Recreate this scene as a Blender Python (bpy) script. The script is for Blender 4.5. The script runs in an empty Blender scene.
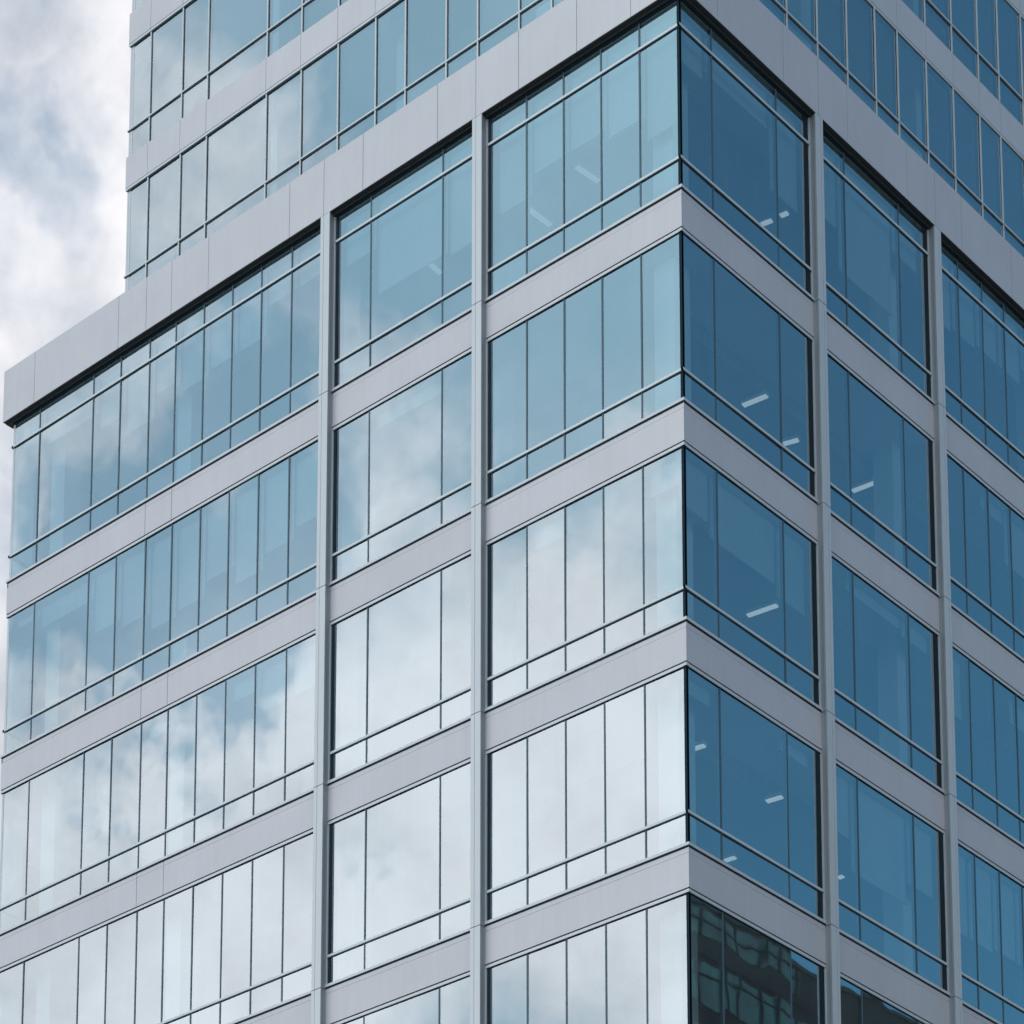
import bpy, math, random
from mathutils import Vector, Matrix
random.seed(7)
R = math.radians
sc = bpy.context.scene
C = sc.collection

# ---------------------------------------------------------------- camera
Z0 = 35.36                      # world height of the sill line of the top office floor
cam_d = bpy.data.cameras.new("camera")
cam = bpy.data.objects.new("camera", cam_d)
C.objects.link(cam)
sc.camera = cam
AZ, EL = -0.720895, 0.164947
d = Vector((math.sin(AZ)*math.cos(EL), math.cos(AZ)*math.cos(EL), math.sin(EL)))
r = Vector((math.cos(AZ), -math.sin(AZ), 0))
u = r.cross(d)
m = Matrix((r, u, -d)).transposed().to_4x4()
m.translation = Vector((26.2287, -34.2625, Z0-33.7613))
cam.matrix_world = m
cam_d.sensor_fit = 'HORIZONTAL'
cam_d.sensor_width = 36.0
cam_d.lens = 2814.08*36/1024
cam_d.shift_x = (512-510.63)/1024
cam_d.shift_y = (1725.33-512)/1024
cam_d.clip_start = 0.1
cam_d.clip_end = 6000

# ---------------------------------------------------------------- light
SUN_EL, SUN_ROT = R(46), R(190)
CLOUD = (8.0, 7.9, 8.15)
SKY_TINT = (0.63, 1.30, 1.30)
w = bpy.data.worlds.new("World")
sc.world = w
w.use_nodes = True
nt = w.node_tree
nt.nodes.clear()
N = nt.nodes.new; L = nt.links.new
def mathn(nt, op, a, b=None, c=None, clamp=False):
    n = nt.nodes.new('ShaderNodeMath'); n.operation = op; n.use_clamp = clamp
    for i, v in enumerate((a, b, c)):
        if v is None: continue
        if isinstance(v, (int, float)): n.inputs[i].default_value = v
        else: nt.links.new(v, n.inputs[i])
    return n.outputs[0]
def smooth(nt, v, lo, hi, a=0.0, b=1.0):
    n = nt.nodes.new('ShaderNodeMapRange'); n.interpolation_type = 'SMOOTHSTEP'
    nt.links.new(v, n.inputs['Value'])
    n.inputs['From Min'].default_value = lo; n.inputs['From Max'].default_value = hi
    n.inputs['To Min'].default_value = a; n.inputs['To Max'].default_value = b
    return n.outputs['Result']
sky = N('ShaderNodeTexSky'); sky.sky_type = 'NISHITA'; sky.sun_disc = False
sky.sun_elevation = SUN_EL; sky.sun_rotation = SUN_ROT
sky.air_density = 1.0; sky.dust_density = 1.2; sky.ozone_density = 1.6
tc = N('ShaderNodeTexCoord')
sep = N('ShaderNodeSeparateXYZ'); L(tc.outputs['Generated'], sep.inputs[0])
dx, dy, dz = sep.outputs
def noise(nt, vec, scale, detail=6, rough=0.55, dist=0.0, off=None):
    n = nt.nodes.new('ShaderNodeTexNoise')
    if off:
        mp = nt.nodes.new('ShaderNodeMapping'); mp.inputs['Location'].default_value = off
        nt.links.new(vec, mp.inputs[0]); vec = mp.outputs[0]
    nt.links.new(vec, n.inputs['Vector'])
    n.inputs['Scale'].default_value = scale; n.inputs['Detail'].default_value = detail
    n.inputs['Roughness'].default_value = rough; n.inputs['Distortion'].default_value = dist
    return n.outputs['Fac']
# clouds: soft noise, with banks of cloud and clear openings in given directions of the sky
def vmath(op, a, b=None, sc_=None):
    n = N('ShaderNodeVectorMath'); n.operation = op
    for i, v in enumerate((a, b)):
        if v is None: continue
        if isinstance(v, tuple): n.inputs[i].default_value = v
        else: L(v, n.inputs[i])
    if sc_ is not None: n.inputs['Scale'].default_value = sc_
    return n
wn = N('ShaderNodeTexNoise'); L(tc.outputs['Generated'], wn.inputs['Vector'])
wn.inputs['Scale'].default_value = 9.0; wn.inputs['Detail'].default_value = 5.0; wn.inputs['Roughness'].default_value = 0.6
warp = vmath('SUBTRACT', wn.outputs['Color'], (0.5, 0.5, 0.5))
warp = vmath('SCALE', warp.outputs[0], None, 0.22)
wdir = vmath('NORMALIZE', vmath('ADD', tc.outputs['Generated'], warp.outputs[0]).outputs[0])
n1 = noise(nt, tc.outputs['Generated'], 7.0, 7, 0.55, 0.2, (0.35, 0.8, 0.4))
n2 = noise(nt, tc.outputs['Generated'], 16.0, 6, 0.6, 0.0, (4, 1, 2))
BANKS = [
    (37.0, 33.0, 14, 40, -1.9),  # azimuth (deg east of north), elevation, inner radius, outer radius, weight
    (-128.5, 21.3, 4, 9.3, 0.68),
    (-130.9, 30.8, 0, 3.0, -0.3),
    (-137.4, 27.6, 1, 5, 0.34),
    (-141.5, 26.0, 2, 6.2, 0.45),
    (-131.0, 38.4, 1, 5, 0.35),
    (-128.8, 32.6, 0, 3, 0.2),
    (-136.2, 37.1, 0, 5, 0.42),
    (-138.0, 40.5, 1, 6, -0.5),
    (-139.8, 34.7, 0, 3.2, -0.35),
    (-133.1, 35.5, 0, 2, -0.3),
    (-131.0, 31.7, 0, 3, -0.25),
    (-132.3, 29.3, 0, 1.8, -0.3),
    (-141.6, 35.0, 0, 2.5, -0.3),
    (-51.3, 35.4, 2, 6, 0.25),
    (-50.8, 40.0, 1, 4, 0.12),
    (-52.5, 37.9, 0, 2.1, -0.32),
    (-50.4, 38.9, 0, 1.4, -0.2),
    (-54.0, 28.0, 2, 6, 0.5),
]
cov = mathn(nt, 'MULTIPLY', mathn(nt, 'SUBTRACT', n1, 0.5), 1.9)
cov = mathn(nt, 'ADD', cov, mathn(nt, 'MULTIPLY', mathn(nt, 'SUBTRACT', n2, 0.5), 0.5))
cov = mathn(nt, 'ADD', cov, smooth(nt, dy, 0.1, -0.4, 0.42, 0.45))
for az_, el_, r0, r1, wt in BANKS:
    c_ = (math.sin(R(az_))*math.cos(R(el_)), math.cos(R(az_))*math.cos(R(el_)), math.sin(R(el_)))
    dt = vmath('DOT_PRODUCT', wdir.outputs[0], c_).outputs['Value']
    cov = mathn(nt, 'ADD', cov, smooth(nt, dt, math.cos(R(r1)), math.cos(R(r0)), 0.0, wt))
mask = smooth(nt, cov, -0.15, 1.05)
thin = mathn(nt, 'ADD', smooth(nt, dx, 0.0, -0.4, 0.03, 0.30), smooth(nt, dy, 0.1, 0.35, 0.0, 0.08))
thin = mathn(nt, 'MULTIPLY', thin, smooth(nt, n1, 0.3, 0.7, 0.75, 1.3))
thin = mathn(nt, 'MULTIPLY', thin, smooth(nt, dx, 0.2, -0.2, 0.10, 1.0))
mask = mathn(nt, 'MAXIMUM', mask, thin)
mask = mathn(nt, 'MINIMUM', mask, 1.0)
veil = mathn(nt, 'MAXIMUM', mask, 0.0)
bright = smooth(nt, mathn(nt, 'ADD', mathn(nt, 'MULTIPLY', mathn(nt, 'SUBTRACT', n2, 0.5), 1.2), mathn(nt, 'SUBTRACT', n1, 0.5)), -0.3, 0.3, 0.80, 1.08)
ccol = N('ShaderNodeVectorMath'); ccol.operation = 'SCALE'; ccol.inputs[0].default_value = CLOUD
L(mathn(nt, 'MULTIPLY', mathn(nt, 'MULTIPLY', bright, smooth(nt, dy, -0.2, -0.65, 1.0, 1.9)), smooth(nt, dx, 0.0, 0.6, 1.0, 1.5)), ccol.inputs['Scale'])
skyt = vmath('MULTIPLY', sky.outputs[0], SKY_TINT)
mixs = N('ShaderNodeMix'); mixs.data_type = 'RGBA'
L(mask, mixs.inputs['Factor']); L(skyt.outputs[0], mixs.inputs[6]); L(ccol.outputs[0], mixs.inputs[7])
bg = N('ShaderNodeBackground'); bg.inputs['Strength'].default_value = 0.10
L(mixs.outputs[2], bg.inputs['Color'])
ow = N('ShaderNodeOutputWorld'); L(bg.outputs[0], ow.inputs[0])

sd = bpy.data.lights.new("sun", 'SUN')
sd.energy = 0.6; sd.angle = R(16); sd.color = (1.0, 0.91, 0.85)
sun = bpy.data.objects.new("sun", sd); C.objects.link(sun)
sv = Vector((math.sin(SUN_ROT)*math.cos(SUN_EL), math.cos(SUN_ROT)*math.cos(SUN_EL), math.sin(SUN_EL)))
sun.rotation_euler = sv.to_track_quat('Z', 'Y').to_euler()
sun.location = sv*200

sc.view_settings.view_transform = 'Standard'
sc.view_settings.look = 'None'
sc.view_settings.gamma = 1
sc.view_settings.exposure = 0.26
sc.render.engine = 'CYCLES'
sc.cycles.max_bounces = 8
sc.cycles.transparent_max_bounces = 12
sc.cycles.caustics_reflective = False
sc.cycles.caustics_refractive = False

# ---------------------------------------------------------------- materials
def mat(name, col, rough=0.5, metal=0.0, spec=0.5, var=0.0, vscale=1.0, bump=0.0, bscale=8.0, emit=None, es=0.42):
    m = bpy.data.materials.new(name); m.use_nodes = True
    t = m.node_tree; b = t.nodes['Principled BSDF']
    b.inputs['Base Color'].default_value = (*col, 1)
    b.inputs['Roughness'].default_value = rough
    b.inputs['Metallic'].default_value = metal
    b.inputs['Specular IOR Level'].default_value = spec
    geo = t.nodes.new('ShaderNodeNewGeometry')
    if var:
        n = noise(t, geo.outputs['Position'], vscale, 5, 0.6)
        mp = t.nodes.new('ShaderNodeMapRange'); t.links.new(n, mp.inputs['Value'])
        mp.inputs['From Min'].default_value = .3; mp.inputs['From Max'].default_value = .7
        mp.inputs['To Min'].default_value = 1-var; mp.inputs['To Max'].default_value = 1+var
        # each panel came from its own batch: tiny change of tone per object
        oi = t.nodes.new('ShaderNodeObjectInfo')
        rv = mathn(t, 'MULTIPLY_ADD', oi.outputs['Random'], var*1.2, 1-var*0.6)
        sm = t.nodes.new('ShaderNodeMapping'); sm.inputs['Scale'].default_value = (9, 9, 0.5)
        t.links.new(geo.outputs['Position'], sm.inputs[0])
        sk = smooth(t, noise(t, sm.outputs[0], 1.0, 4, 0.65), 0.35, 0.75, 1.0, 1-var*1.2)
        sc_ = mathn(t, 'MULTIPLY', mathn(t, 'MULTIPLY', mp.outputs['Result'], rv), sk)
        vm = t.nodes.new('ShaderNodeVectorMath'); vm.operation = 'SCALE'
        vm.inputs[0].default_value = col; t.links.new(sc_, vm.inputs['Scale'])
        t.links.new(vm.outputs[0], b.inputs['Base Color'])
    if bump:
        n = noise(t, geo.outputs['Position'], bscale, 4, 0.5)
        bp = t.nodes.new('ShaderNodeBump'); bp.inputs['Strength'].default_value = 1.0
        bp.inputs['Distance'].default_value = bump
        t.links.new(n, bp.inputs['Height']); t.links.new(bp.outputs[0], b.inputs['Normal'])
    if emit:
        b.inputs['Emission Color'].default_value = (*emit, 1); b.inputs['Emission Strength'].default_value = es
    return m

def glass_mat(name, refl=(0.83, 0.92, 0.965), trans=(0.74, 0.93, 0.97), base=0.37, wave=0.00030):
    m = bpy.data.materials.new(name); m.use_nodes = True
    t = m.node_tree; t.nodes.clear()
    geo = t.nodes.new('ShaderNodeNewGeometry')
    off = t.nodes.new('ShaderNodeVectorMath'); off.operation = 'SCALE'; off.inputs[0].default_value = (37, 71, 13)
    t.links.new(geo.outputs['Random Per Island'], off.inputs['Scale'])
    ad = t.nodes.new('ShaderNodeVectorMath'); ad.operation = 'ADD'
    t.links.new(geo.outputs['Position'], ad.inputs[0]); t.links.new(off.outputs[0], ad.inputs[1])
    n = noise(t, ad.outputs[0], 0.55, 2, 0.4, 0.2)
    bp = t.nodes.new('ShaderNodeBump'); bp.inputs['Strength'].default_value = 1; bp.inputs['Distance'].default_value = wave*10
    t.links.new(n, bp.inputs['Height'])
    gl = t.nodes.new('ShaderNodeBsdfGlossy'); gl.inputs['Roughness'].default_value = 0.012
    gl.inputs['Color'].default_value = (*refl, 1); t.links.new(bp.outputs[0], gl.inputs['Normal'])
    vr = mathn(t, 'MULTIPLY_ADD', geo.outputs['Random Per Island'], 0.07, 0.94)
    vc = t.nodes.new('ShaderNodeVectorMath'); vc.operation = 'SCALE'; vc.inputs[0].default_value = refl
    t.links.new(vr, vc.inputs['Scale']); t.links.new(vc.outputs[0], gl.inputs['Color'])
    tr = t.nodes.new('ShaderNodeBsdfTransparent'); tr.inputs['Color'].default_value = (*trans, 1)
    lw = t.nodes.new('ShaderNodeFresnel'); lw.inputs['IOR'].default_value = 1.5
    fac = mathn(t, 'ADD', lw.outputs[0], base, clamp=True)
    # faint streaks of dust on the panes: a little diffuse
    df = t.nodes.new('ShaderNodeBsdfDiffuse'); df.inputs['Color'].default_value = (0.5, 0.55, 0.58, 1)
    mx = t.nodes.new('ShaderNodeMixShader'); t.links.new(fac, mx.inputs[0])
    t.links.new(tr.outputs[0], mx.inputs[1]); t.links.new(gl.outputs[0], mx.inputs[2])
    st = t.nodes.new('ShaderNodeMapping'); st.inputs['Scale'].default_value = (7, 7, 0.5)
    t.links.new(ad.outputs[0], st.inputs[0])
    dn = noise(t, st.outputs[0], 1.0, 4, 0.6)
    mx2 = t.nodes.new('ShaderNodeMixShader'); t.links.new(smooth(t, dn, 0.35, 0.85, 0.006, 0.03), mx2.inputs[0])
    t.links.new(mx.outputs[0], mx2.inputs[1]); t.links.new(df.outputs[0], mx2.inputs[2])
    o = t.nodes.new('ShaderNodeOutputMaterial'); t.links.new(mx2.outputs[0], o.inputs[0])
    return m

M_panel = mat('aluminium_panel', (0.485, 0.462, 0.492), 0.42, 0.2, 0.5, var=0.035, vscale=0.8, bump=0.002, bscale=1.2)
M_trim = mat('aluminium_trim', (0.50, 0.505, 0.525), 0.35, 0.2, 0.5, var=0.02, vscale=3)
M_frame = mat('window_bar', (0.52, 0.54, 0.56), 0.4, 0.2, 0.5, var=0.02, vscale=3)
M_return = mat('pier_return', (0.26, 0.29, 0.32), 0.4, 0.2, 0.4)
M_dark = mat('dark_frame_and_shade', (0.014, 0.028, 0.040), 0.7, 0.0, 0.04)  # dark jambs and frames; also shade lines painted under sills and window heads
M_mull = mat('dark_mullion_and_shade', (0.06, 0.10, 0.13), 0.5, 0.0, 0.3)  # dark mullions and backing; also shade lines painted under transoms
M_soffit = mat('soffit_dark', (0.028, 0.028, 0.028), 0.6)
M_glass = glass_mat('coated_glass')
M_ceil = mat('ceiling', (0.84, 0.85, 0.85), 0.8, var=0.03)
M_blind = mat('blind_fabric', (0.50, 0.53, 0.54), 0.9, var=0.04, vscale=2)
M_blindbar = mat('blind_bar', (0.35, 0.37, 0.38), 0.6)
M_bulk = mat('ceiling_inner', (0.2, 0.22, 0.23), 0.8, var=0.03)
M_int = mat('interior_wall', (0.62, 0.63, 0.63), 0.8, var=0.04)
M_col = mat('interior_column', (0.65, 0.66, 0.66), 0.7)
M_floor = mat('interior_floor', (0.5, 0.5, 0.48), 0.9, var=0.1)
M_roof = mat('roof_gravel', (0.3, 0.3, 0.29), 0.9, var=0.15, vscale=6)
M_lamp = mat('lamp_tube', (0.9, 0.9, 0.9), 0.5, emit=(1.0, 0.97, 0.92), es=0.42)
M_lamp_dim = mat('lamp_tube_dim', (0.8, 0.8, 0.8), 0.5, emit=(1.0, 0.97, 0.92), es=0.12)
M_lampbody = mat('lamp_body', (0.7, 0.7, 0.7), 0.4)
M_nb_dark = mat('neighbour_spandrel', (0.006, 0.006, 0.006), 0.6, var=0.1)
M_nb_glass = mat('neighbour_glass', (0.02, 0.14, 0.145), 0.2, 0.0, 0.6, var=0.5, vscale=0.35)
M_nb_mull = mat('neighbour_mullion', (0.012, 0.014, 0.015), 0.5)
M_asphalt = mat('asphalt', (0.05, 0.05, 0.052), 0.9, var=0.2, vscale=2, bump=0.004, bscale=60)
M_pave = mat('paving', (0.30, 0.295, 0.285), 0.85, var=0.12, vscale=3, bump=0.004, bscale=30)
M_ground = mat('ground', (0.32, 0.31, 0.29), 0.95, var=0.2, vscale=0.2)
M_kerb = mat('kerb_stone', (0.33, 0.33, 0.32), 0.8, var=0.1, vscale=4)
M_line = mat('road_paint', (0.75, 0.75, 0.72), 0.7, var=0.1, vscale=10)

# ---------------------------------------------------------------- mesh helpers
# every facade is laid out in (along, outward, local height) and mapped to the world
FA = lambda a, w_, z: (-a, -w_, Z0+z)                      # main south facade
FB = lambda a, w_, z: (w_-0.002, a, Z0+z)                        # main east facade
FW = lambda a, w_, z: (-18.118-w_, a, Z0+z)                  # main west end
FWF = lambda a, w_, z: (-18.146-w_, a, Z0+z)
TY, TX, TW = 6.20, -4.74, -21.87
TA = lambda a, w_, z: (-a, TY-w_, Z0+z)
TB = lambda a, w_, z: (TX+w_-0.002, a, Z0+z)
TWF = lambda a, w_, z: (TW-w_+0.002, a, Z0+z)
TWS = lambda a, w_, z: (TW-w_+0.027, a, Z0+z)
TBS = lambda a, w_, z: (TX+w_-0.027, a, Z0+z)
WORLD = lambda x, y, z: (x, y, z)

class MB:
    def __init__(s): s.v = []; s.f = []; s.mi = []; s.mats = []
    def m(s, mt):
        if mt not in s.mats: s.mats.append(mt)
        return s.mats.index(mt)
    def box(s, F, a0, a1, b0, b1, z0, z1, mt):
        i = len(s.v)
        for a in (a0, a1):
            for b in (b0, b1):
                for z in (z0, z1): s.v.append(F(a, b, z))
        q = [(0,1,3,2),(4,6,7,5),(0,4,5,1),(2,3,7,6),(0,2,6,4),(1,5,7,3)]
        P = [Vector(p) for p in s.v[i:i+8]]
        c = sum(P, Vector())/8
        for k in q:
            n = (P[k[1]]-P[k[0]]).cross(P[k[2]]-P[k[0]])
            fc = sum((P[j] for j in k), Vector())/4
            kk = k if n.dot(fc-c) > 0 else k[::-1]
            s.f.append(tuple(i+j for j in kk)); s.mi.append(s.m(mt))
    def quad(s, pts, mt, out=None):
        i = len(s.v)
        P = [Vector(p) for p in pts]
        if out is not None and (P[1]-P[0]).cross(P[2]-P[0]).dot(Vector(out)) < 0: P = P[::-1]
        s.v += [tuple(p) for p in P]; s.f.append((i,i+1,i+2,i+3)); s.mi.append(s.m(mt))
    def cyl(s, x, y, z0, z1, rad, mt, n=20):
        i = len(s.v)
        for k in range(n):
            a = 2*math.pi*k/n
            s.v.append((x+rad*math.cos(a), y+rad*math.sin(a), z0)); s.v.append((x+rad*math.cos(a), y+rad*math.sin(a), z1))
        for k in range(n):
            j = (k+1) % n
            s.f.append((i+2*k, i+2*j, i+2*j+1, i+2*k+1)); s.mi.append(s.m(mt))
        s.f.append(tuple(i+2*k+1 for k in range(n))); s.mi.append(s.m(mt))
    def build(s, name, parent=None):
        me = bpy.data.meshes.new(name); me.from_pydata(s.v, [], s.f)
        for mt in s.mats: me.materials.append(mt)
        me.polygons.foreach_set('material_index', s.mi); me.update()
        o = bpy.data.objects.new(name, me); C.objects.link(o)
        if parent: o.parent = parent
        return o

def thing(name, label, cat, loc=(0,0,0), group=None):
    o = bpy.data.objects.new(name, None); C.objects.link(o); o.location = loc
    o.empty_display_size = 0.5
    o['label'] = label; o['category'] = cat
    if group: o['group'] = group
    return o
def struct(mb, name):
    o = mb.build(name); o['kind'] = 'structure'; return o

# ---------------------------------------------------------------- the office building
bld = thing('office_building', 'glass office block with pale grey metal bands and a taller set-back tower', 'building')
GL = -0.030                    # glass plane behind the panel face
FH = 4.0
ZB = -Z0                       # ground in local heights

def panes(mb, F, us, zs, out, w_=GL):
    """one quad per pane, each very slightly out of true as real units are"""
    for a0, a1 in zip(us[:-1], us[1:]):
        for z0, z1 in zip(zs[:-1], zs[1:]):
            k = random.uniform(-1, 1)*0.0023*(a1-a0)/1.1; h = random.uniform(-1, 1)*0.0023*(z1-z0)/2.5; b = random.uniform(-.001, .001)
            pts = [F(a0, w_-k-h+b, z0), F(a1, w_+k-h+b, z0), F(a1, w_+k+h+b, z1), F(a0, w_-k+h+b, z1)]
            mb.quad(pts, M_glass, out)

def window(F, out, u0, u1, mulls, z0, z1, trans, jl=True, jr=True, c0=False, c1=False, blinds=None):
    """main-block window: frame (jambs, flush mullions, projecting transoms) > glass.
    u0..u1 opening, z0 sill line, z1 glass top; c0/c1: the end is a glazed building corner"""
    f = MB()
    a0 = u0 + (0.095 if jl and not c0 else 0.0)
    a1 = u1 - (0.095 if jr and not c1 else 0.0)
    if jl and not c0:
        f.box(F, u0, u0+0.020, -0.05, -0.010, z0, z1, M_trim)
        f.box(F, u0+0.020, u0+0.095, -0.05, GL+0.006, z0, z1, M_dark)
    if jr and not c1:
        f.box(F, u1-0.030, u1, -0.05, 0.0, z0, z1, M_trim)
        f.box(F, u1-(0.165 if F is FB else 0.095), u1-0.030, -0.05, GL+0.006, z0, z1, M_dark)
    for c, s_ in ((c0, u0), (c1, u1)):
        if c:
            e = 0.036
            if s_ == u0: f.box(F, u0+0.026, u0+0.026+e, -0.08, GL+0.006, z0, z1, M_dark if F is not FW else M_trim)
            else: f.box(F, u1-0.026-e*0.6, u1-0.026, -0.08, GL+0.006, z0, z1, M_trim)
    for mu in mulls:
        f.box(F, mu-0.016, mu+0.016, -0.10, GL+0.009, z0, z1, M_mull)
    for zt in trans:
        e0 = u0+(0.020 if jl and not c0 else 0); e1 = u1-(0.020 if jr and not c1 else 0)
        f.box(F, e0, e1, -0.05, 0.0, zt+0.004, zt+0.050, M_frame)
        f.box(F, e0+(0.03 if c0 else 0), e1-(0.03 if c1 else 0), -0.05, -0.008, zt-0.008, zt+0.004, M_mull)  # dark strip that paints in the shaded underside of the transom
    fr = f.build('window', bld)
    g = MB()
    us = [u0+(0.030 if c0 else 0.05)] + list(mulls) + [u1-(0.030 if c1 else (0.12 if F is FB else 0.05))]
    panes(g, F, us, [z0] + list(trans) + [z1], out)
    g.build('glass', fr)
    if blinds:                      # roller blinds drawn part of the way down behind the glass
        edges = [u0+0.1]+list(mulls)+[u1-0.12]
        for a, b, ln in zip(edges[:-1], edges[1:], blinds):
            if ln < 0.05: continue
            q = MB()
            q.box(F, a+0.03, b-0.03, -0.212, -0.206, z1-ln, z1-0.03, M_blind)
            q.box(F, a+0.03, b-0.03, -0.218, -0.200, z1-ln-0.02, z1-ln, M_blindbar)
            q.build('roller_blind', fr)
    return fr

def sill(F, u0, u1, z, e0=0, e1=0):
    s = MB()
    s.box(F, u0-e0, u1+e1, -0.05, 0.022, z+0.006, z+0.058, M_trim)
    s.box(F, u0+0.01, u1-0.01, -0.06, 0.008, z-0.022, z+0.006, M_dark)  # painted shade line under the sill trim
    return s.build('sill', bld)
def head(F, u0, u1, z, e0=0, e1=0):
    """z = bottom of the spandrel panel"""
    s = MB()
    s.box(F, u0+0.035, u1-0.035, -0.10, -0.034, z-0.026, z, M_dark)
    s.box(F, u0, u1, -0.06, -0.004, z-0.078, z-0.026, M_trim)
    s.box(F, u0+0.03, u1-0.03, -0.10, -0.018, z-0.096, z-0.078, M_dark)  # shaded underside of the head trim, painted as a dark strip
    return s.build('window_head', bld)
def spandrel(F, u0, u1, zt, joints=()):
    zb = zt-0.72
    s = MB()
    us = [u0]+list(joints)+[u1]
    for i, (a, b) in enumerate(zip(us[:-1], us[1:])):
        a_ = a+(0.006 if i else 0); b_ = b-(0.006 if i < len(us)-2 else 0)
        s.box(F, a_, b_, -0.03, 0.0, zb, zt-0.118, M_panel)
        s.box(F, a_, b_, -0.03, -0.002, zt-0.112, zt-0.022, M_panel)
    s.box(F, u0+0.035, u1-0.035, -0.08, -0.03, zb+0.002, zt-0.024, M_mull)
    return s.build('spandrel_panel', bld)

def pier(F, u0, u1, seam, ztop, zbot, pr=0.13):
    """projecting pier in floor-high lengths; u0 the edge nearer the corner"""
    s = MB()
    k = ztop; cuts = [ztop] + [-4.0*i-0.03 for i in range(0, 9)] + [zbot]
    s.box(F, u0+0.008, u1-0.008, -0.12, pr-0.012, zbot, ztop, M_mull)
    for a, b in zip(cuts[:-1], cuts[1:]):
        t, bt = a-0.007, b+0.007
        s.box(F, u0+0.0, u0+0.06, pr-0.055, pr, bt, t, M_trim)
        s.box(F, u0+0.06, seam-0.004, pr-0.012, pr, bt, t, M_trim)
        s.box(F, seam+0.004, u1, pr-0.012, pr, bt, t, M_trim)
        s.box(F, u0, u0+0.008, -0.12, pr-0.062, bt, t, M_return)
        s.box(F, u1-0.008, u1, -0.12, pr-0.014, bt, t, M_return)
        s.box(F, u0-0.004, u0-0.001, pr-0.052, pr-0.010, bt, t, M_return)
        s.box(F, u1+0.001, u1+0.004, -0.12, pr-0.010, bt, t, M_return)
    return s.build('pier', bld)

A_P = [(4.47, 4.70, 4.61), (8.385, 8.625, 8.54)]
B_P = [(3.88, 4.11, 4.03), (7.84, 8.07, 7.99)]
A_END, B_END = 18.12, 18.0
A_BAYS = [(0.0, 4.47, [0.91, 1.778, 2.643, 3.517]), (4.70, 8.385, [5.57, 7.42]),
          (8.625, A_END, [9.565, 10.417, 11.248, 12.08, 12.918, 13.71, 14.606, 15.465, 17.205])]
B_BAYS = [(0.0, 3.88, [0.94, 2.86]), (4.11, 7.84, [5.0, 6.81]),
          (8.07, B_END, [8.9, 9.78, 10.61, 11.48, 12.31, 13.14, 13.98, 14.85, 15.7, 17.1])]
W_END = TY
NF = 9
BL = {('B', 0, 0): (0.95, 0.75, 1.9), ('B', 0, 2): (0.9, 1.15, 1.35), ('B', 0, 3): (0.3, 0, 0.25),
      ('B', 1, 0): (1.5, 2.3, 0.9), ('B', 1, 2): (0, 0.25, 0.35), ('B', 1, 3): (1.1, 1.7, 1.25),
      ('B', 2, 0): (1.5, 1.4, 1.3, 1.3, 0.9), ('B', 2, 1): (0, 0, 0.3, 1.1, 1.1), ('B', 2, 2): (1.2, 0, 0, 0.5, 0.5), ('B', 2, 3): (1.6, 1.6, 1.5, 1.5, 1.1), ('B', 2, 4): (0.6, 0.6, 0, 0, 0),
      ('A', 0, 0): (2.2, 1.7, 1.5, 1.5, 1.9), ('A', 0, 2): (0.5, 0, 0, 0.4, 0), ('A', 1, 0): (2.1, 2.0, 1.0), ('A', 1, 1): (0, 0.3, 0),
      ('A', 2, 0): (0.8, 0.8, 1.4, 1.4, 1.5, 1.2, 1.7, 1.2, 0.8, 0.6), ('A', 2, 1): (1.4, 1.6, 1.9, 1.5, 1.8, 1.9, 1.5, 1.3, 0.5, 0.2), ('A', 2, 2): (0.9, 0.9, 0.4, 0, 0, 0.3)}
for k in range(NF):
    z = -FH*k
    top = 3.70 if k == 0 else z+3.192
    tr = [z+0.585] + ([3.14] if k == 0 else [])
    for i, (a, b, ms) in enumerate(A_BAYS):
        window(FA, (0,-1,0), a, b, ms, z+0.006, top, tr, jl=i > 0, jr=i < 2, c0=i == 0, c1=i == 2, blinds=BL.get(('A', i, k)))
    for i, (a, b, ms) in enumerate(B_BAYS):
        window(FB, (1,0,0), a, b, ms, z+0.006, top, tr, jl=i > 0, c0=i == 0, c1=False, blinds=BL.get(('B', i, k)))
    window(FW, (-1,0,0), 0.0, W_END, [1.3, 2.9, 4.6], z+0.006, top, tr, jr=True, c0=True)
    for i, (a, b, ms) in enumerate(A_BAYS):
        sill(FA, a, b, z, e0=0.022 if i == 0 else 0, e1=0.022 if i == 2 else 0)
        spandrel(FA, a, b, z, joints=(12.918, 13.71) if i == 2 else ())
        head(FA, a, b, z-0.72, e0=0.016 if i == 0 else 0, e1=0.016 if i == 2 else 0)
    for i, (a, b, ms) in enumerate(B_BAYS):
        sill(FB, a + (0.0 if i else 0.0), b, z); spandrel(FB, a+(0.005 if i == 0 else 0), b, z); head(FB, a, b, z-0.72)
    sill(FW, 0, W_END, z); spandrel(FW, 0.002, W_END, z); head(FW, 0, W_END, z-0.72)
for (a, b, s_) in A_P: pier(FA, a, b, s_, 3.755, ZB)
for (a, b, s_) in B_P: pier(FB, a, b, s_, 3.755, ZB)
# ground floor below the last spandrel: a plain stone plinth
s = MB()
s.box(WORLD, -18.05, -0.05, 0.05, B_END, 0, Z0-32.82, M_pave)
s.build('plinth', bld)

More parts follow.
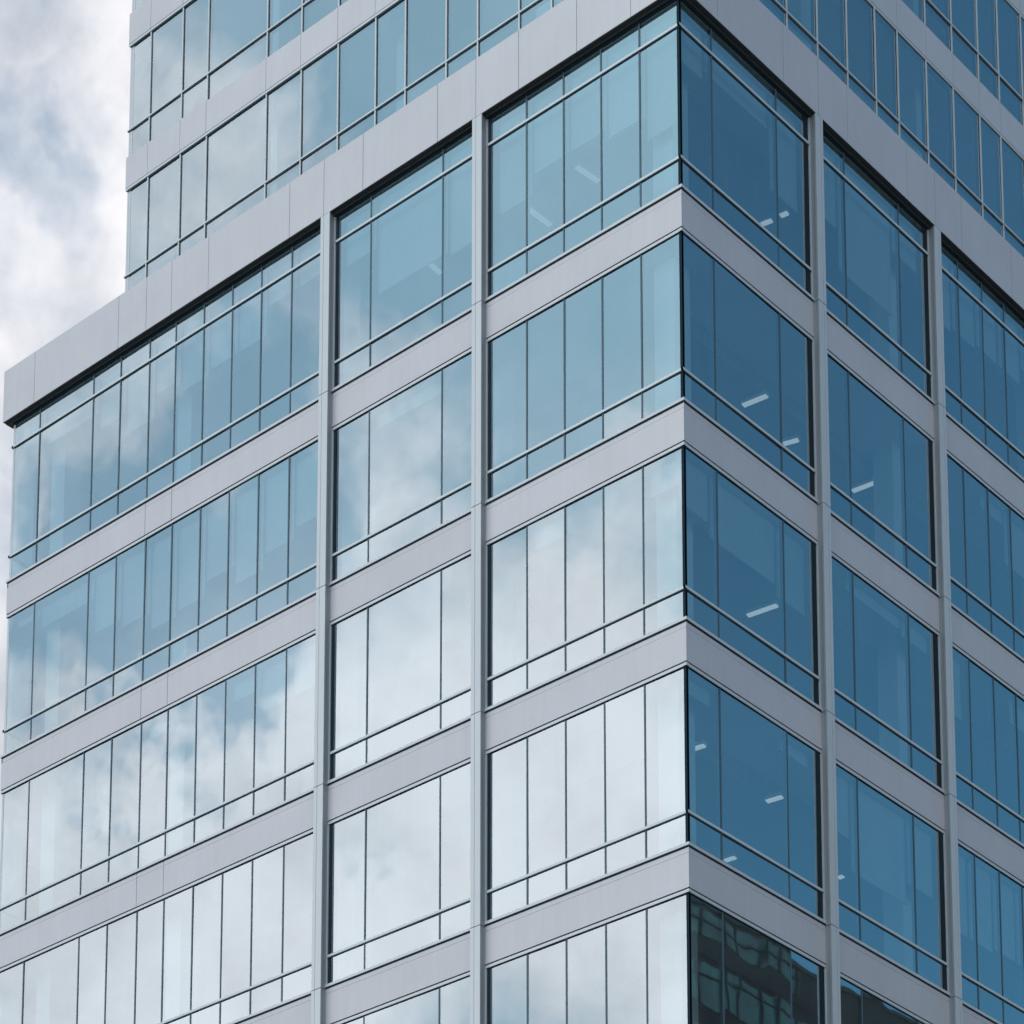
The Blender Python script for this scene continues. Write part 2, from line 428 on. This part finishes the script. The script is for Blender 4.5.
# parapet fascia round the roof of the main block, panel by panel
PR, FZ0, FZ1 = 0.13, 3.755, 4.955
def fascia(F, u0, u1, joints):
    s = MB()
    us = [u0]+joints+[u1]
    for i, (a, b) in enumerate(zip(us[:-1], us[1:])):
        a_ = a+(0.005 if i else 0); b_ = b-(0.005 if i < len(us)-2 else 0)
        s.box(F, a_, b_, PR-0.03, PR, FZ0, FZ1, M_panel)
    s.box(F, u0+0.03, u1-0.03, PR-0.28, PR-0.03, FZ0+0.02, FZ1-0.01, M_mull)
    s.box(F, u0+0.03, u1-0.03, PR-0.32, PR-0.02, FZ1-0.01, FZ1+0.012, M_trim)
    return s.build('fascia', bld)
fascia(FA, -PR, A_END+PR+0.03, [0.969, 2.2, 3.57, 4.611, 5.568, 7.498, 8.548, 9.494, 11.812, 12.91, 13.674, 14.54, 17.241])
fascia(FB, -PR+0.03, B_END, [0.93, 2.897, 3.984, 4.916, 6.913, 7.895, 8.842, 10.684, 12.4, 14.1, 16.0])
fascia(FWF, -PR+0.03, W_END, [1.3, 2.9, 4.6])
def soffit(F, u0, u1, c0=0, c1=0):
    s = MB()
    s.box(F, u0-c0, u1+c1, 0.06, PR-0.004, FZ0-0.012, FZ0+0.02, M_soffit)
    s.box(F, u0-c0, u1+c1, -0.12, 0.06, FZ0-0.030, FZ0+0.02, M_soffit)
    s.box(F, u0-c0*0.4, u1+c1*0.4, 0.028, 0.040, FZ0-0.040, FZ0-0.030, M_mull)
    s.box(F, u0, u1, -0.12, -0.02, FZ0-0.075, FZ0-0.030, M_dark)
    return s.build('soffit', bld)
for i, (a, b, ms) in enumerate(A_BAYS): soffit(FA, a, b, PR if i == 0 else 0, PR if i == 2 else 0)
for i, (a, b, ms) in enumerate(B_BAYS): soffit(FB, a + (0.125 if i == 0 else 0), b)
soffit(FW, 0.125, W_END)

# floors, ceilings, core and columns inside the main block
for k in range(-1, NF):
    z = -FH*k
    s = MB()
    zt, zb = (z-0.06, z-0.66)
    if k == -1: zt, zb = 4.35, 3.82
    s.box(WORLD, -18.078, -0.04, 0.04, B_END-.1, Z0+zb, Z0+zt, M_floor)
    s.build('floor_slab', bld)
    c = MB()
    zc = 3.82 if k == -1 else z-0.66
    lo = 0.18
    c.box(WORLD, -18.076, -0.042, 0.042, B_END-.15, Z0+zc-lo+0.02, Z0+zc-0.002, M_ceil)
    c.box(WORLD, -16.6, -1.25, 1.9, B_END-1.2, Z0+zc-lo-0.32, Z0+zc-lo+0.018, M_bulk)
    c.build('ceiling', bld)
    if k < NF-1:
        q = MB()
        zf, zq = Z0-FH*(k+1)-0.06, Z0+zc-lo+0.02
        q.box(WORLD, -13.5, -4.6, 6.4, 14.0, zf, zq, M_int)
        q.build('core_wall', bld)
        q = MB()
        for (x, y) in ((-0.70, 0.62), (-4.6, 0.85), (-8.5, 0.85), (-13.3, 0.85), (-17.3, 0.85), (-0.75, 7.4), (-0.75, 12.8), (-17.3, 4.4)):
            q.box(WORLD, x-0.22, x+0.22, y-0.22, y+0.22, zf, zq-0.001, M_col)
        q.build('column_row', bld)
rf = MB(); rf.box(WORLD, -18.0, -0.2, 0.2, B_END-.05, Z0+4.352, Z0+4.42, M_roof); rf.build('roof', bld)

# ------------------------------------------------ the set-back tower (same building)
TA_M = [5.9, 7.0, 8.14, 9.057, 10.258, 11.19, 12.432, 13.36, 14.556, 15.763, 16.93, 18.998, 19.923, 21.097]
TB_M = [7.45, 8.6, 9.951, 11.093, 12.243, 13.374, 14.29, 15.494, 16.643, 17.81, 18.744, 19.85, 21.0, 22.15]
T_BEND = 23.3
def t_window(F, out, u0, u1, ms, z0, z1, tr, open0=True, open1=True):
    f = MB()
    for mu in ms:
        f.box(F, mu-0.017, mu+0.017, -0.12, 0.034, z0, z1, M_frame)
        f.box(F, mu-0.030, mu+0.030, -0.12, 0.006, z0, z1, M_dark)
    for zt in tr:
        f.box(F, u0-0.03, u1+0.03, -0.12, 0.040, zt+0.004, zt+0.042, M_frame)
        f.box(F, u0-0.004, u1+0.004, -0.12, 0.012, zt-0.014, zt+0.004, M_mull)  # shade under the tower transom, put in as a dark strip
    f.box(F, u0-0.004, u0+0.05, -0.12, 0.008, z0, z1, M_trim)
    f.box(F, u1-0.05, u1+0.004, -0.12, 0.008, z0, z1, M_trim)
    fr = f.build('window', bld)
    g = MB(); panes(g, F, [u0]+ms+[u1], [z0]+tr+[z1], out, 0.0); g.build('glass', fr)
def t_spandrel(F, u0, u1, ms, z0, e=0.055):
    """z0 bottom, 0.92 high, stands proud of the glass"""
    s = MB(); us = [u0-0.03]+ms+[u1+0.03]
    for i, (a, b) in enumerate(zip(us[:-1], us[1:])):
        a_ = a+(0.005 if i else 0); b_ = b-(0.005 if i < len(us)-2 else 0)
        s.box(F, a_, b_, e-0.03, e, z0+0.075, z0+0.92, M_panel)
    s.box(F, u0, u1, -0.1, e-0.03, z0+0.02, z0+0.915, M_mull)
    s.box(F, u0-0.03, u1+0.03, e-0.04, e-0.006, z0+0.005, z0+0.068, M_trim)
    s.box(F, u0, u1, -0.1, e-0.035, z0-0.014, z0+0.02, M_mull)  # painted dark line for the shade under the tower spandrel
    return s.build('spandrel_panel', bld)
for n in range(0, 5):
    zb = 14.85+4*n                  # spandrel bottom
    zt_ = zb-2.35                   # transom
    for (F, out, a, b, ms) in ((TA, (0,-1,0), -TX, -TW, TA_M), (TB, (1,0,0), TY, T_BEND, TB_M), (TWF, (-1,0,0), TY, T_BEND, [8.5, 11, 13.5, 16, 18.5, 21])):
        t_window(F, out, a, b, ms, zb-3.08, zb, [zt_])
        if F is TA: t_spandrel(F, a, b, ms, zb)
        else: t_spandrel(TBS if F is TB else TWS, a+0.04, b, ms, zb)
    s = MB(); s.box(WORLD, TW+0.03, TX-0.03, TY+0.03, T_BEND-.2, Z0+zb+0.10, Z0+zb+0.75, M_floor); s.build('floor_slab', bld)
    c = MB(); c.box(WORLD, TW+0.032, TX-0.032, TY+0.032, T_BEND-.3, Z0+zb+0.02, Z0+zb+0.098, M_ceil)
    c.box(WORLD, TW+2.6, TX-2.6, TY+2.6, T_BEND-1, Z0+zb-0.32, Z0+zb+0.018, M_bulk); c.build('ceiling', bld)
    q = MB(); q.box(WORLD, -17, -9, 12, 20, Z0+zb-3.2, Z0+zb+0.02, M_int); q.build('core_wall', bld)
    q = MB()
    for (x, y) in ((TX-.8, TY+.9), (-9, TY+.9), (-13.2, TY+.9), (-17.5, TY+.9), (TX-.8, 11.6), (TX-.8, 16.2)):
        q.box(WORLD, x-0.2, x+0.2, y-0.2, y+0.2, Z0+zb-3.2, Z0+zb+0.019, M_col)
    q.build('column_row', bld)
# body of the tower below the terrace, its roof
s = MB()
s.box(WORLD, TW, -18.101, TY, T_BEND, 0, Z0+11.7, M_panel)
s.box(WORLD, -18.0, TX, TY, T_BEND, Z0+4.43, Z0+11.7, M_panel)
s.box(WORLD, -18.0, -0.1, B_END+0.01, T_BEND, 0, Z0+4.42, M_panel)
s.build('rear_wall', bld)
s = MB(); s.box(WORLD, TW-.1, TX+.1, TY-.1, T_BEND+.1, Z0+31.78, Z0+32.9, M_panel); s.build('roof', bld)
s = MB(); s.box(WORLD, TW, TX, T_BEND, T_BEND+0.2, Z0+11.7, Z0+31.78, M_panel); s.build('rear_wall', bld)

# ------------------------------------------------ lit ceiling strips seen through the glass
def strip(x0, y0, x1, y1, z, label):
    """slim fluorescent fitting hung just below the ceiling"""
    cxx, cyy = (x0+x1)/2, (y0+y1)/2
    L_ = math.hypot(x1-x0, y1-y0); a = math.atan2(y1-y0, x1-x0)
    t = thing('ceiling_light', label, 'ceiling light', (cxx, cyy, Z0+z), 'ceiling lights seen through the windows')
    t.rotation_euler = (0, 0, a)
    b = MB(); b.box(WORLD, -L_/2-.02, L_/2+.02, -0.07, 0.07, 0.0, 0.06, M_lampbody)
    for sx in (-1, 1): b.box(WORLD, sx*L_*.35-.008, sx*L_*.35+.008, -0.008, 0.008, 0.06, 0.14, M_lampbody)
    b.build('housing', t)
    e = MB(); e.box(WORLD, -L_/2, L_/2, -0.05, 0.05, -0.025, -0.001, M_lamp if cxx > -3.0 or cyy > 3 else M_lamp_dim); e.build('diffuser', t)
T0 = 3.19
CK = lambda k: -FH*k-1.29
def zfix(x, y, zold, znew):
    """keep the fitting on the same sight line when its height changes"""
    c = cam.matrix_world.translation
    f = (Z0+znew-c.z)/(Z0+zold-c.z)
    return c.x+(x-c.x)*f, c.y+(y-c.y)*f
for (x0, y0, x1, y1, zo, zn, lb) in [
    (-2.02, 5.14, -1.81, 5.18, 3.3, T0, 'left short lit strip of the pair in the top window right of the corner'),
    (-1.61, 5.19, -1.46, 5.21, 3.3, T0, 'right short lit strip of the pair in the top window right of the corner'),
    (-2.02, 4.46, -1.52, 4.52, -.85, CK(0), 'lit ceiling strip in the wide pane, second floor from the top, right of the corner'),
    (-2.14, 5.91, -1.86, 5.99, -.85, CK(0), 'lit ceiling strip at the transom near the pier, second floor from top'),
    (-2.01, 8.03, -1.50, 8.09, -.85, CK(0), 'long lit ceiling strip in the middle bay between the two right-hand piers'),
    (-2.25, 4.82, -1.64, 4.90, -4.85, CK(1), 'long lit ceiling strip in the wide corner pane, third floor from the top'),
    (-1.63, 2.17, -1.32, 2.21, -8.85, CK(2), 'lit ceiling strip right at the glass corner, fourth floor from the top'),
    (-1.69, 4.55, -1.38, 4.59, -8.85, CK(2), 'lit ceiling strip in the centre of the wide pane, fourth floor from the top'),
    (-3.64, 5.89, -3.42, 5.91, -8.85, CK(2), 'small lit ceiling strip seen under the transom, fourth floor from the top'),
    (-2.44, 7.89, -2.33, 7.89, -8.85, CK(2), 'tiny lit ceiling strip at the left edge of the middle right-hand bay, low down'),
    (-3.68, 1.63, -3.62, 2.19, 3.3, T0, 'bright ceiling strip through the sky-reflecting top window left of the corner'),
    (-7.51, 1.51, -7.56, 2.12, 3.3, T0, 'pale ceiling strip in the top window of the bay between the two left piers'),
    (-5.09, 1.63, -5.06, 2.50, 3.3, T0, 'faint ceiling strip low in the top window just right of the second left pier')]:
    a0 = zfix(x0, y0, zo, zn); a1 = zfix(x1, y1, zo, zn)
    strip(a0[0], a0[1], a1[0], a1[1], zn, lb)

# ------------------------------------------------ the dark block across the street, seen mirrored in the lowest windows
nb = thing('office_block', 'dark brown office block with teal windows, mirrored in the lowest window right of the corner', 'building', (45, 60, 0))
def NBF(a, w_, z): return (-w_, a, z)                     # relative to the block's base, front faces the street
H1 = Z0+22.6
s = MB()
s.box(WORLD, 0.0, 22, -18, 45, 0, H1, M_nb_dark)
s.build('wall', nb)
nbands = int(H1//3.6)
for k in range(nbands):
    zt, hh, ye = (H1-0.2, 1.15, 7.8) if k == 0 else (H1-2.55-3.2*(k-1), 1.95, 44.6)
    if zt-2.2 < 1: break
    g = MB(); g.box(NBF, -17.6, ye, -0.1, 0.02, zt-hh, zt, M_nb_glass); wn = g.build('window', nb)
    f = MB(); y = -17.6; j = 0
    while y < ye:
        f.box(NBF, y-0.05, y+0.05, 0.02, 0.10, zt-hh, zt, M_nb_mull); y += (1.7, 1.1)[j % 2]; j += 1
    f.box(NBF, -17.6, ye, 0.02, 0.07, zt-0.55, zt-0.47, M_nb_mull)
    f.build('window_frame', wn)
s = MB()
s.box(NBF, -17, 6.3, -14, -0.6, H1, H1+0.9, M_nb_glass)
y = -17
while y < 6.3:
    s.box(NBF, y-.05, y+.05, -0.6, -0.5, H1, H1+0.9, M_nb_mull); y += 1.9
s.box(NBF, -17.2, 6.5, -14.2, -0.3, H1+0.9, H1+1.02, M_nb_mull)
s.build('roof_storey', nb)
s = MB(); s.box(NBF, -18, 45, -0.3, 0.05, H1+0.002, H1+0.25, M_nb_mull); s.build('parapet', nb)

# ------------------------------------------------ ground, street
g = MB(); g.box(WORLD, -1500, 1500, -1500, 1500, -0.5, -0.13, M_ground); struct(g, 'ground')
g = MB()
g.box(WORLD, 34, 42, -300, 300, -0.129, -0.122, M_asphalt); struct(g, 'road')
g = MB()
g.box(WORLD, -90, 33.85, -90, 140, -0.12, 0.0, M_pave); g.box(WORLD, 42.15, 75, -90, 140, -0.12, 0.0, M_pave)  # unseen paving, made this wide to bounce daylight up onto the ceilings
struct(g, 'pavement')
g = MB()
g.box(WORLD, 33.85, 34.0, -300, 300, -0.12, 0.004, M_kerb); g.box(WORLD, 42.0, 42.15, -300, 300, -0.12, 0.004, M_kerb)
struct(g, 'kerb')
g = MB()
y = -120
while y < 200:
    g.box(WORLD, 37.93, 38.07, y, y+3, -0.1219, -0.118, M_line); y += 9
struct(g, 'road_marking')
